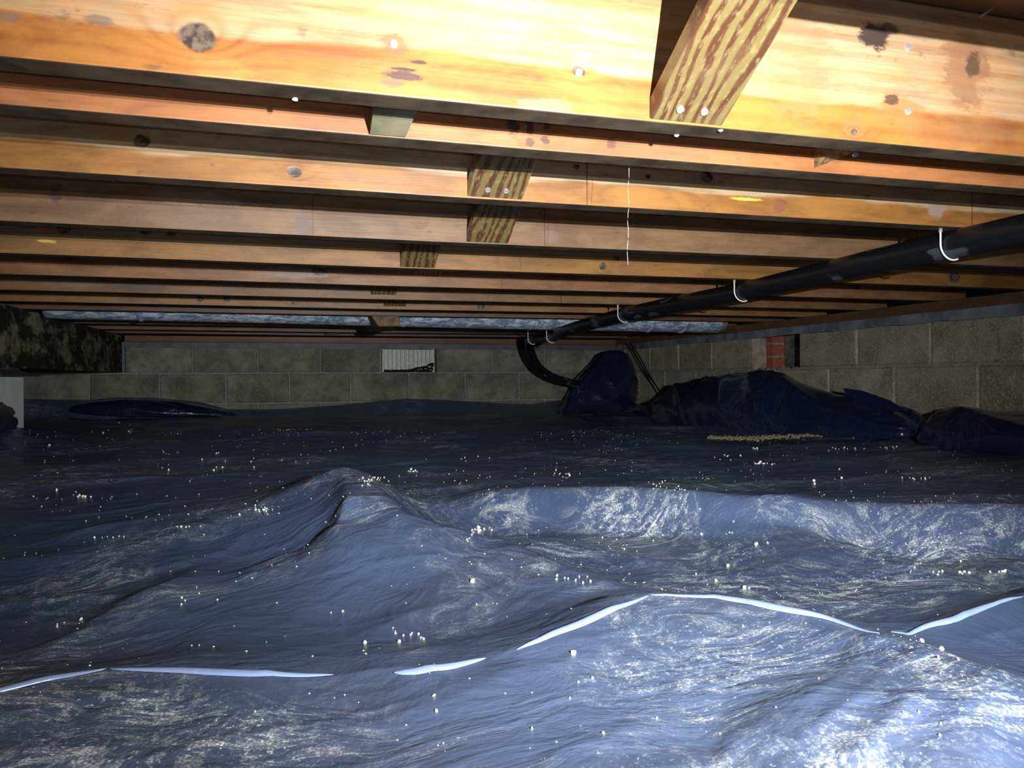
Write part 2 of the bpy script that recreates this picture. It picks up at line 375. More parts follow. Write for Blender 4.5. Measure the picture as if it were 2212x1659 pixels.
# vent in the back wall: opening with vertical ribbed grille, dark debris inside
v0, v1 = .649, 1.029
vent = thing('foundation_vent', (.84, WY, .043), 'pale ribbed metal foundation vent in the far block wall, dirt heaped in its corner', 'vent')
def L(o, base): o.location = (o.location[0]-base[0], o.location[1]-base[1], o.location[2]-base[2]); return o
vb = (.84, WY, .043)
L(obj_bm('back_plate', box_bm(v0, v1, WY+.075, WY+.08, .046, .242), M_slat, vent), vb)
for i in range(12):
    x = v0+.012+i*(v1-v0-.02)/12
    zz = .055 if i < 7 else .055+.012*(i-6)
    L(obj_bm('slat', box_bm(x, x+.011, WY+.055, WY+.075, zz, .241, .002), M_slat, vent), vb)
L(obj_bm('side_frame', box_bm(v0-.004, v0+.008, WY+.01, WY+.07, .046, .242, .002), M_slat, vent), vb)
bm = bmesh.new()
for i in range(260):
    t = random.random(); x = v0+.02+(v1-v0-.03)*t; zmax = .012+.05*max(0, t-.45)*1.9
    z = .048+random.random()*zmax; r_ = random.uniform(.004, .011)
    q = bmesh.ops.create_icosphere(bm, subdivisions=1, radius=r_)
    for vtx in q['verts']: vtx.co = Vector((vtx.co.x*1.5+x-vb[0], vtx.co.y+random.uniform(.02, .05), vtx.co.z*.8+z-vb[2]))
o = obj_bm('dirt_heap', bm, M_black, vent); o['kind'] = 'stuff'
L(obj_bm('sill_ledge', box_bm(v0-.01, v1+.01, WY-.004, WY+.08, .040, .0465, .002), M_mortar, vent), vb)

# vent opening in the right wall: jamb, bricks beyond, a grey panel closing it
vr = thing('wall_opening', (WX, 3.46, .043), 'small opening in the right block wall showing red bricks and a grey panel', 'vent')
vb = (WX, 3.46, .043)
L(obj_bm('jamb', box_bm(WX-.002, WX+.088, 3.655, 3.67, .045, .243, .001), simple('jamb_plaster', (.30, .26, .20), .9, sc=18, var=.35), vr), vb)
zb = .046
for k, hgt in enumerate((.058, .006, .058, .006, .055)):
    if k % 2 == 0:
        L(obj_bm('brick', box_bm(WX+.090, WX+.165, 3.60, 3.665, zb, zb+hgt, .002), M_red, vr), vb)
    else:
        L(obj_bm('mortar_joint', box_bm(WX+.092, WX+.163, 3.602, 3.665, zb-.004, zb+hgt+.008, .001), M_mortar, vr), vb); zb += .006
    zb += hgt
L(obj_bm('closing_panel', box_bm(WX+.168, WX+.178, 3.27, 3.70, .045, .243), simple('grey_panel', (.13, .135, .125), .8, sc=25, var=.45), vr), vb)
L(obj_bm('near_jamb', box_bm(WX+.02, WX+.16, 3.255, 3.262, .045, .243), M_mortar, vr), vb)
bm = bmesh.new()
for i in range(60):
    q = bmesh.ops.create_icosphere(bm, subdivisions=1, radius=random.uniform(.004, .010)); x = random.uniform(.01, .15); y = random.uniform(-.19, .17)
    for vtx in q['verts']: vtx.co = Vector((vtx.co.x+x, vtx.co.y*1.8+y, vtx.co.z*.6+.004))
o = obj_bm('mortar_rubble', bm, M_mortar, vr); o['kind'] = 'stuff'

# ================================================================== girder and pier at left
def girder_mat():
    s = N('mouldy_girder'); v = s.obj()
    n = s.noise(s.scale(v, 4, 4.5, 9), 1, 6, .7, .3); n2 = s.noise(s.scale(v, 20, 20, 9, loc=(3, 1, 2)), 1, 5, .7)
    col = s.mix(s.smooth(n, .46, .60), c4((.022, .021, .015)), c4((.27, .26, .17)))
    col = s.mix(s.math('MULTIPLY', s.smooth(n2, .5, .62), .7), col, c4((.02, .02, .016)))
    s.out(col, .85, s.bump(s.math('ADD', n, n2), .5, .004), spec=.2); return s.m
M_girder = girder_mat()
g = thing('wood_girder', (-1.04, 2.0, .05), 'dark mould-stained wooden girder under the joists at the left', 'beam')
gb = (-1.04, 2.0, .05)
for (a, b_, x0, x1) in ((-1.0, 3.30, -1.045, -1.003), (3.305, 5.40, -1.045, -1.005), (-1.0, 2.2, -1.085, -1.048), (2.205, 5.40, -1.085, -1.048)):
    L(obj_bm('plank', box_bm(x0, x1, a, b_, .05, H-.001, .003), M_girder, g), gb)
L(obj_bm('end_strap', box_bm(-1.002, -.985, 5.385, 5.41, .05, .243, .001), simple('blue_grey_strap', (.12, .15, .19), .6, .2), g), gb)
pier = thing('support_pier', (-1.12, 3.27, -.3), 'white painted pier with a dark metal cap under the girder at left', 'pier')
pb = (-1.12, 3.27, -.3)
L(obj_bm('shaft', box_bm(-1.32, -.985, 3.08, 3.42, -.3, .018, .004), M_white, pier), pb)
V = []
for (x0, x1, y0, y1, z) in ((-1.36, -.965, 3.04, 3.47, .0), (-1.33, -1.0, 3.07, 3.42, .042), (-1.33, -1.0, 3.07, 3.42, .0495)):
    V += [(x0-pb[0], y0-pb[1], z-pb[2]), (x1-pb[0], y0-pb[1], z-pb[2]), (x1-pb[0], y1-pb[1], z-pb[2]), (x0-pb[0], y1-pb[1], z-pb[2])]
V = [(v[0]+(.03 if i in (1, 2) else 0), v[1], v[2]+.018*(i < 4)) for i, v in enumerate(V)]
Fc = [(3, 2, 1, 0), (8, 9, 10, 11)]+[(a, (a+1) % 4, (a+1) % 4+4, a+4) for a in range(4)]+[(a+4, (a+1) % 4+4, (a+1) % 4+8, a+8) for a in range(4)]
link('metal_cap', mesh('metal_cap', V, Fc, M_flash), pier)

# ================================================================== joists
def kpx(j, *k): 
    """knots given by photo pixel on joist j -> local (x, z, radius, bulge)"""
    out = []
    for (x, y, rpx, bl) in k:
        p = atY(x, y, JY[j]); fw = p.dot(FW); out.append((p.x, p.z-H, rpx*fw/F, bl))
    return out
def spx(j, *k):
    out = []
    for (x, y, rx, ry, col, st) in k:
        p = atY(x, y, JY[j]); fw = p.dot(FW); out.append((p.x, p.z-H, rx*fw/F, ry*fw/F, col, st))
    return out
def xpx(j, x): return atY(x, 400, JY[j]).x
DK = (.035, .022, .02); BR = (.20, .085, .035); GY = (.13, .10, .085)
J = {
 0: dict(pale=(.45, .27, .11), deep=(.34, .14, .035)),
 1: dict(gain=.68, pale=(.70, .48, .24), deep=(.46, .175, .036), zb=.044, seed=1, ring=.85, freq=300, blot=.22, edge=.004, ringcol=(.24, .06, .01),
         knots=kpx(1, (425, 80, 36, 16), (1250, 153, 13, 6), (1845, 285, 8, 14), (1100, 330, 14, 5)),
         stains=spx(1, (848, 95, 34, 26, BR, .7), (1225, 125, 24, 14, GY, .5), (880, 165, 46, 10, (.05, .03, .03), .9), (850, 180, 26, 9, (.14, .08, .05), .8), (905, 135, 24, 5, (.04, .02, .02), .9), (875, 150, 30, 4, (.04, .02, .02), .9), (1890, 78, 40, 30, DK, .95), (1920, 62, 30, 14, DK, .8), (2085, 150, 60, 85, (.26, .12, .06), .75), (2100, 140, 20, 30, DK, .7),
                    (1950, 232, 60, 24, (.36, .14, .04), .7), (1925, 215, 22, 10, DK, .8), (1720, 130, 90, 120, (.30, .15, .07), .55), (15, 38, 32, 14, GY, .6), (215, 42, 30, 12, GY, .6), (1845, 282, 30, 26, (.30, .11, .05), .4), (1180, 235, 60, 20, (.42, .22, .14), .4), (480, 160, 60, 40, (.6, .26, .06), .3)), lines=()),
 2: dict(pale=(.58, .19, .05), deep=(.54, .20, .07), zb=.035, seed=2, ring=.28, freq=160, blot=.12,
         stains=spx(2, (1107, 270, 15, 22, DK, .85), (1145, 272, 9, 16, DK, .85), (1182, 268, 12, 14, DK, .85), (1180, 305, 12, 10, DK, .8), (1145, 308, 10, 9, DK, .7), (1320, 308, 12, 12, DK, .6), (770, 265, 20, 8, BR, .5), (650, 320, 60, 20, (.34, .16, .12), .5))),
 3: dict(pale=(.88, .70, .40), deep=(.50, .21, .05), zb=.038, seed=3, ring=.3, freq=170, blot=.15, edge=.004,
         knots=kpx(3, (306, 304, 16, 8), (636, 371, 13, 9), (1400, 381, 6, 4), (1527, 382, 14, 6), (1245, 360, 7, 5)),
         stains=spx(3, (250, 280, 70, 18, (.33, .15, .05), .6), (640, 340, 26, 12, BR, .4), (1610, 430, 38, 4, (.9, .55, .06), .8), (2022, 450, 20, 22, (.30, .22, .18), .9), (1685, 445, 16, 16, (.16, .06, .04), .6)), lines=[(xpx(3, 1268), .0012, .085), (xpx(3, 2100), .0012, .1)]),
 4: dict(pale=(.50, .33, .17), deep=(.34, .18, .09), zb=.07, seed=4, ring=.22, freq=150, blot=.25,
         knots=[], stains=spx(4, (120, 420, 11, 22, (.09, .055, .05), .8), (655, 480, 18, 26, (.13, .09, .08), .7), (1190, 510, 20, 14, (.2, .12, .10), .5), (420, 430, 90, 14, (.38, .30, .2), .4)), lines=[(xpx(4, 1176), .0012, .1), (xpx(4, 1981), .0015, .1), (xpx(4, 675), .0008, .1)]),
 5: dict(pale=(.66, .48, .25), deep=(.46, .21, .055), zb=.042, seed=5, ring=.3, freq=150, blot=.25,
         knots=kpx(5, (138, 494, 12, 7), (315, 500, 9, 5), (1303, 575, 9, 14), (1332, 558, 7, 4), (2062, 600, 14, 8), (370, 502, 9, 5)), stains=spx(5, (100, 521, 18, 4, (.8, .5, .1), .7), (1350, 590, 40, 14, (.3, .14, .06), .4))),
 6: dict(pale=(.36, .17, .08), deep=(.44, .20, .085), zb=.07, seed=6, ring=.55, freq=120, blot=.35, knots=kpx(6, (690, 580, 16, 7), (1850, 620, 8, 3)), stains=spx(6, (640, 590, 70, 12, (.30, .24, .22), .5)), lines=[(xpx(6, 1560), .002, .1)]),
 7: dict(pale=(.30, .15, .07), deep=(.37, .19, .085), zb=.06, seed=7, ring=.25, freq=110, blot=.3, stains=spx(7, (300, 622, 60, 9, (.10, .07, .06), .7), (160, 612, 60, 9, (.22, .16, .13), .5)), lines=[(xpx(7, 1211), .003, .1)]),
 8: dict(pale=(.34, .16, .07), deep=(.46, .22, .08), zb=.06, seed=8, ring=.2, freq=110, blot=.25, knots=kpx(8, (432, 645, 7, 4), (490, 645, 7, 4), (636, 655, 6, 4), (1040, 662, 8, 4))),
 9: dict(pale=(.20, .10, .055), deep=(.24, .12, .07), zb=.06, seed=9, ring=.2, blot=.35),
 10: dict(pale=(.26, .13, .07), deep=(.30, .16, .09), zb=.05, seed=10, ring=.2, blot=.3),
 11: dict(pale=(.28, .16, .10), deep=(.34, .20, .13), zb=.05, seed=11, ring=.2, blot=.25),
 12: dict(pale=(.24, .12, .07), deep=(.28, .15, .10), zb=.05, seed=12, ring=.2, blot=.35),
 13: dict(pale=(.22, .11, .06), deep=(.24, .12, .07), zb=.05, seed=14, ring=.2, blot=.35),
}
LBL = ['floor joist above the camera, out of the top of the picture, nearest of all joists',
 'nearest full floor joist, glaringly lit, large grey knot at left, stains at right',
 'reddish floor joist directly behind the nearest one, dark spots near its middle',
 'yellow and orange floor joist third from the front, wavy pale edge and oval knots',
 'plain tan floor joist fourth from the front with a dark smear left of its brace',
 'orange floor joist fifth from the front, round knot below the hanging thread',
 'brown floor joist sixth from the front with slanting grain at its left end',
 'dull brown floor joist seventh from the front, dark stain toward its left',
 'orange-brown floor joist eighth from the front, with four small knots',
 'dark brown floor joist directly in front of the silver duct',
 'first thin floor joist behind the silver duct', 'second floor joist behind the silver duct, greyish pale face',
 'third floor joist behind the silver duct, brown and dim', 'last floor joist, close before the far block wall']
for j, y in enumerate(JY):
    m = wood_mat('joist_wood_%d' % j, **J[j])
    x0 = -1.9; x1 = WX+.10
    t = .038
    # a long board in many segments with a slight natural bow and rounded arrises
    bm = box_bm(x0, x1, 0, t, 0, HJ, .0022, 2)
    bmesh.ops.bisect_plane(bm, geom=bm.verts[:]+bm.edges[:]+bm.faces[:], plane_co=(.3, 0, 0), plane_no=(1, 0, 0))
    for q in (-1.2, -.6, -.2, .8, 1.3, 1.9): bmesh.ops.bisect_plane(bm, geom=bm.verts[:]+bm.edges[:]+bm.faces[:], plane_co=(q, 0, 0), plane_no=(1, 0, 0))
    for v in bm.verts:
        if v.co.z < .05: v.co.z -= .0030*math.exp(-((v.co.x-.35)/.6)**2)-.0006
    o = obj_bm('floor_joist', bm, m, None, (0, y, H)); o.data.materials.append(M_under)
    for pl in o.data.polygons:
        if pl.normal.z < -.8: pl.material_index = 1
    tag(o, LBL[j], 'joist', 'floor joists')

def nail(parent, p, n, r_=.0042, base=(0, 0, 0)):
    bm = bmesh.new(); bmesh.ops.create_cone(bm, cap_ends=True, segments=12, radius1=r_, radius2=r_*.85, depth=.0022)
    q = Vector(n).to_track_quat('Z', 'Y').to_euler()
    return obj_bm('nail_head', bm, M_nail, parent, Vector(p)-Vector(base), q)
for (x, y) in ((850, 95), (1250, 158), (1961, 102), (1961, 241)):
    jo = [o for o in C.objects if o.name.startswith('floor_joist') and abs(o.location.y-JY[1]) < .001][0]
    p = atY(x, y, JY[1]); nail(jo, (p.x, -.001, p.z-H), (0, -1, 0), .0045)

# ------------------------------------------------------------------ bridging braces between joists
def brace(jf, xa, ybk, label, seed, width=.091, slope=.57, zlow=.0, mat=None, nails=True, t=.021):
    """board whose vertical-cut foot stands on the front face of joist jf and which rises to the head of the joist before it"""
    yf = JY[jf]; base = Vector((xa+width/2, yf, H+zlow)); co_ = math.cos(math.atan(slope)); tv = t/co_
    ye = max(ybk+.001, yf-(HJ-zlow-tv)/slope)-yf; hw = width/2
    e = thing('bridging_brace', base, label, 'brace', 'bridging braces between the joists')
    bm = bmesh.new(); pr = [(-.0005, 0), (ye, -ye*slope), (ye, -ye*slope+tv), (-.0005, tv)]
    a = [bm.verts.new((-hw, y, z)) for y, z in pr]; b = [bm.verts.new((hw, y, z)) for y, z in pr]
    bm.faces.new(a); bm.faces.new(b[::-1])
    for i in range(4): bm.faces.new((a[i], a[(i+1) % 4], b[(i+1) % 4], b[i]))
    bmesh.ops.recalc_face_normals(bm, faces=bm.faces[:]); bmesh.ops.bevel(bm, geom=bm.edges[:], offset=.0012, segments=1, affect='EDGES')
    obj_bm('board', bm, mat or treated_mat('treated_wood_%d' % seed, seed), e)
    if nails:
        for u in (-.016, .014):
            bm = bmesh.new(); bmesh.ops.create_cone(bm, cap_ends=True, segments=12, radius1=.0045, radius2=.0045, depth=.002)
            nrm = Vector((0, -slope, -1)).normalized(); p = Vector((u, -.016, .016*slope))+nrm*.001
            obj_bm('nail_head', bm, M_nail, e, p, nrm.to_track_quat('Z', 'Y').to_euler())
    return e
TR = ['wide striped treated brace slanting up from the nearest joist, two nails at its foot',
      'striped treated brace with two nails, behind the reddish joist',
      'striped treated brace with a dark knot, below the nailed striped brace',
      'striped treated brace on the orange joist, fourth down from the large one',
      'dark brace end under the orange joist, just right of the brace above it',
      'small dark brace end on the dull brown joist', 'small dark brace end on the eighth joist, next row behind']
brace(1, .391, .385, TR[0], 1)
brace(3, .277, .955, TR[1], 2)
brace(4, .367, 1.228, TR[2], 3, nails=False)
brace(5, .283, 1.624, TR[3], 5, nails=False)
dkb = simple('dark_brace_wood', (.13, .09, .04), .7, sc=30, var=.5)
brace(6, .382, 2.02, TR[4], 6, nails=False, zlow=.035)
brace(7, .291, 2.41, TR[5], 7, nails=False, zlow=.014)
brace(8, .384, 2.82, TR[6], 8, nails=False, zlow=.010)
for (px_, py, jj, lb) in ((816, 700, 10, 'dark wooden block hanging below the silver duct, near its middle'), (745, 712, 11, 'small dark wooden block left of the hanging block behind the duct'), (718, 727, 13, 'yellowish wooden block end under the last joists')):
    p = atY(px_, py, JY[jj]-.03)
    if jj == 10:
        bm = box_bm(-.075, .055, -.40, .025, -.02, .03, .004)
        p.y = JY[9]+.42
        for v in bm.verts:
            if v.co.x < 0 and v.co.z < 0: v.co.x += .03; v.co.z -= .004
        p.z = .262
    else: bm = box_bm(-.05, .05, -.02, .028, -.006, .10, .002); p.z = H+.008
    o = obj_bm('wood_block', bm, dkb, None, p); tag(o, lb, 'block')

# short wedge-cut block between the two closest joists (left) and the cut board at right
bm = bmesh.new()
x0, x1 = .096, .150; ya, yb = JY[1]+.038, JY[2]
pr = [(ya, H+.045), (ya+.012, H+.030), (yb-.004, H-.001), (yb, H+.0), (yb, H+.12), (ya, H+.12)]
vs0 = [bm.verts.new((x0+.0, y, z)) for y, z in pr]; vs1 = [bm.verts.new((x1-(.012 if i in (2, 3) else 0), y, z)) for i, (y, z) in enumerate(pr)]
bm.faces.new(vs0); bm.faces.new(vs1[::-1])
for i in range(len(pr)): bm.faces.new((vs0[i], vs0[(i+1) % len(pr)], vs1[(i+1) % len(pr)], vs1[i]))
for v in bm.verts: v.co -= Vector((.12, yb, H))
bmesh.ops.recalc_face_normals(bm, faces=bm.faces[:])
blk = obj_bm('wood_block', bm, simple('grey_block_wood', (.13, .12, .07), .7, sc=18, var=.35), None, (.12, yb, H))
tag(blk, 'short grey-green wooden block wedged between the first two joists', 'block')
nail(blk, (.0, -.052, .021), (0, -.6, -.8), .0045)
bm = bmesh.new()
pr2 = [(.712, yb, H+.004), (.712, yb, H+.16), (.712, ya+.004, H+.16), (.712, ya+.004, H+.05)]
pr3 = [(.84, yb, H+.055), (.84, yb, H+.16), (.84, ya+.004, H+.16), (.84, ya+.004, H+.07)]
a = [bm.verts.new(p) for p in pr2]; b = [bm.verts.new(p) for p in pr3]
bm.faces.new(a); bm.faces.new(b[::-1])
for i in range(4): bm.faces.new((a[i], a[(i+1) % 4], b[(i+1) % 4], b[i]))
for v in bm.verts: v.co -= Vector((.712, yb, H))
bmesh.ops.recalc_face_normals(bm, faces=bm.faces[:])
br = obj_bm('wood_block', bm, simple('rough_brown_wood', (.22, .12, .045), .8, sc=120, var=.6, bump=.5), None, (.712, yb, H))
tag(br, 'brown board end cut on a slant between the first two joists at right', 'block')
nail(br, (.045, -.03, .018), (0, -.5, -.85), .0045)

# ================================================================== duct and pipe
dz = lambda x: .259-.008*(x-.04)
pts = [(x, 3.755, dz(x)+.097) for x in np.linspace(-.99, 2.30, 50)]
def dr(t):
    return .097+.0015*math.sin(t*300)
duct = tube_mesh('round_duct', [(p[0]-.3, 0, p[2]-.36) for p in pts], dr, M_duct, 28)
dk = thing('round_duct', (.3, 3.755, .36), 'long silver-blue round metal duct running across between the far joists', 'duct')
link('pipe_body', duct, dk)
for x in (-.62, .55, 1.20, 1.86, 2.06):
    m = tube_mesh('joint_band', [(x-.3-.008, 0, dz(x)+.097-.36), (x-.3+.008, 0, dz(x)+.097-.36)], .1005, M_duct, 28); link('joint_band', m, dk)

hooks = [(2052, 490, 1), (1592, 604, 1), (1343, 660, 1), (1182, 690, 1), (1143, 706, 1)]
PR = .0275
cpx = [(2052, 526), (1600, 628), (1345, 679)]
pts = [(1.27, -.6, .262), (1.275, .3, .262)]
ctr = []
for (x, y), Y in zip(cpx, (1.205, 2.0, 2.80)):
    p = atY(x, y, Y); ctr.append(p); pts.append((p.x+.012, p.y, p.z))
print('pipe centres', [tuple(round(c, 3) for c in p) for p in ctr])
p4 = atY(1192, 706, 3.98); p5 = atY(1152, 722, 4.35); p4.z = .224; p5.z = .232; pts.append((1.295, 3.50, .226))
hose = [(p4.x, 3.98, p4.z), (p5.x, 4.35, p5.z)]
for (x, y, Y) in ((1143, 735, 4.50), (1148, 765, 4.62), (1166, 795, 4.72), (1200, 817, 4.82), (1250, 830, 4.95)):
    p = atY(x, y, Y); hose.append(tuple(p))
allp = catmull(pts+hose, 10)
b0 = Vector((1.27, 1.19, .26))
pipe = thing('black_pipe', b0, 'long black plastic pipe hung on white wire hooks under the joists at right', 'pipe')
nn = len(allp)
link('pipe_run', tube_mesh('pipe_run', [p-b0 for p in allp], lambda t: PR*(1-.12*max(0, (t-.72)/.28)), M_pipe, 20), pipe)
# wire J-hooks (things: nailed to joists)
HL = ['nearest white wire hook holding the black pipe', 'second white wire hook along the black pipe', 'third white wire hook along the black pipe, in front of the duct', 'fourth white wire hook on the pipe, overlapping the silver duct', 'last white wire hook, where the black pipe bends down']
hj = [3, 5, 7, 10, 11]
for i, (hx, hy, _) in enumerate(hooks):
    Yh = JY[hj[i]]+.019
    p0 = atY(hx, hy, Yh)
    k = min(range(nn), key=lambda q: abs(allp[q].y-Yh) if allp[q].y < 4.4 else 9)
    c = allp[k]; rr = PR+.0035
    P = []
    xs = c.x-rr
    P.append((xs, Yh, H-.001)); P.append((xs, Yh, c.z+.3*rr))
    for a in range(0, 11):
        q = math.pi+a*math.radians(112)/10; P.append((c.x+rr*math.cos(q), Yh, c.z+rr*math.sin(q)))
    bb = Vector((xs, Yh, H))
    e = thing('wire_hook', bb, HL[i], 'hook', 'wire hooks under the pipe')
    link('wire', tube_mesh('wire', [Vector(p)-bb for p in catmull(P, 3)], .0019 if i < 3 else .0024, M_hook, 8), e)
    bm = bmesh.new(); bmesh.ops.create_cone(bm, cap_ends=True, segments=10, radius1=.004, radius2=.003, depth=.008); obj_bm('nail_head', bm, M_nail, e, (0, 0, -.003))

# thin black cable down the right wall, two strands
for k, off in enumerate((0, .025)):
    P = [atX(1352+off*400, 742, 2.36), atX(1368+off*300, 760, 2.35), atX(1392+off*200, 800, 2.33), atX(1415, 830, 2.31), atX(1436, 860, 2.28)]
    if k == 0:
        cb = thing('black_cable', P[0], 'thin black cable hanging down the right wall into the tarp bundle', 'cable')
    link('strand', tube_mesh('strand', [p-P_0 for p in catmull(P, 6)] if False else [p-Vector(cb.location) for p in catmull(P, 6)], .0045, M_cable, 8), cb)

# cobweb thread
P = [atY(1359, 358, .98)]
for i in range(1, 26):
    t = i/25; P.append(atY(1358+1.0*math.sin(i*.8)+random.uniform(-.5, .5)-2*t, 358+(572-358)*t, .98))
th = link('cobweb_thread', tube_mesh('cobweb_thread', [p-P[0] for p in P], 0.00025, M_silk, 5), None, P[0])
tag(th, 'thin pale cobweb thread hanging straight down from the second joist', 'thread')

# ================================================================== the tarp (height field in real ground coordinates)
PERM = rng.random((256, 256))
def vnoise(x, y):
    xi = np.floor(x).astype(int); yi = np.floor(y).astype(int); fx = x-xi; fy = y-yi
    fx = fx*fx*fx*(fx*(fx*6-15)+10); fy = fy*fy*fy*(fy*(fy*6-15)+10)
    a = PERM[xi & 255, yi & 255]; b = PERM[(xi+1) & 255, yi & 255]; c = PERM[xi & 255, (yi+1) & 255]; d = PERM[(xi+1) & 255, (yi+1) & 255]
    return (a+(b-a)*fx)*(1-fy)+(c+(d-c)*fx)*fy-.5
def fbm(x, y, o=4, g=.5):
    s = 0; a = 1
    for i in range(o): s = s+a*vnoise(x*2**i+i*17.3, y*2**i+i*9.1); a *= g
    return s
def ridged(x, y, o=3, g=.55, p=2.0):
    s = 0; a = 1
    for i in range(o):
        n = 1-np.abs(vnoise(x*2**i+i*31.7, y*2**i+i*5.3))*2.6; s = s+a*np.clip(n, 0, 1)**p; a *= g
    return s
def sstep(t): t = np.clip(t, 0, 1); return t*t*(3-2*t)
def line_xy(pts, Z):
    P = [atZ(x, y, Z) for x, y in pts]; P.sort(key=lambda p: p.x); return np.array([p.x for p in P]), np.array([p.y for p in P])
S_x, S_y = line_xy([(-300, 1062), (0, 1080), (250, 1093), (430, 1103), (620, 1100), (760, 1088), (900, 1070), (1040, 1056), (1170, 1052), (1340, 1063), (1560, 1079), (1800, 1088), (2212, 1094), (2700, 1100)], -.222)
D_x, D_y = line_xy([(-300, 1042), (0, 1030), (430, 1026), (700, 1004), (900, 992), (1106, 975), (1340, 950), (1500, 938)], -.225)
W_px = [(-200, 862), (52, 862), (190, 864), (260, 858), (340, 860), (430, 868), (490, 884), (600, 884), (720, 876), (880, 861), (980, 865), (1080, 871), (1150, 873), (1230, 862), (1400, 862)]
W_p = [atY(x, y, 5.40) for x, y in W_px]; Wx = np.array([p.x for p in W_p]); Wz = np.array([p.z for p in W_p])
def ridge(X, Y, Zc, pts, wn, wf, power=1.3):
    """pts (px, py, z): crest line; returns height target mixed in by distance; wn = width on the camera side"""
    P = [atZ(a, b, c) for a, b, c in pts]
    n = len(P)-1; D = []; Zs = []; S = []
    for i in range(n):
        a, b = P[i], P[i+1]; dx, dy = b.x-a.x, b.y-a.y; l2 = dx*dx+dy*dy
        t = np.clip(((X-a.x)*dx+(Y-a.y)*dy)/l2, 0, 1); d = np.hypot(X-a.x-t*dx, Y-a.y-t*dy)
        D.append(d); Zs.append(a.z+t*(b.z-a.z)); S.append(((X-a.x)*dy-(Y-a.y)*dx)/(math.sqrt(l2)*np.maximum(d, 1e-6)))
    best = np.minimum.reduce(D); wt = [np.exp(-(d-best)/(.012+.25*best)) for d in D]; sw = sum(wt)
    zz = sum(w*z for w, z in zip(wt, Zs))/sw; side = np.clip(sum(w*z for w, z in zip(wt, S))/sw, -1, 1)
    w_ = wf+(wn-wf)*(side*.5+.5)
    return Zc+np.maximum(zz-Zc, 0)*np.exp(-(best/w_)**power)
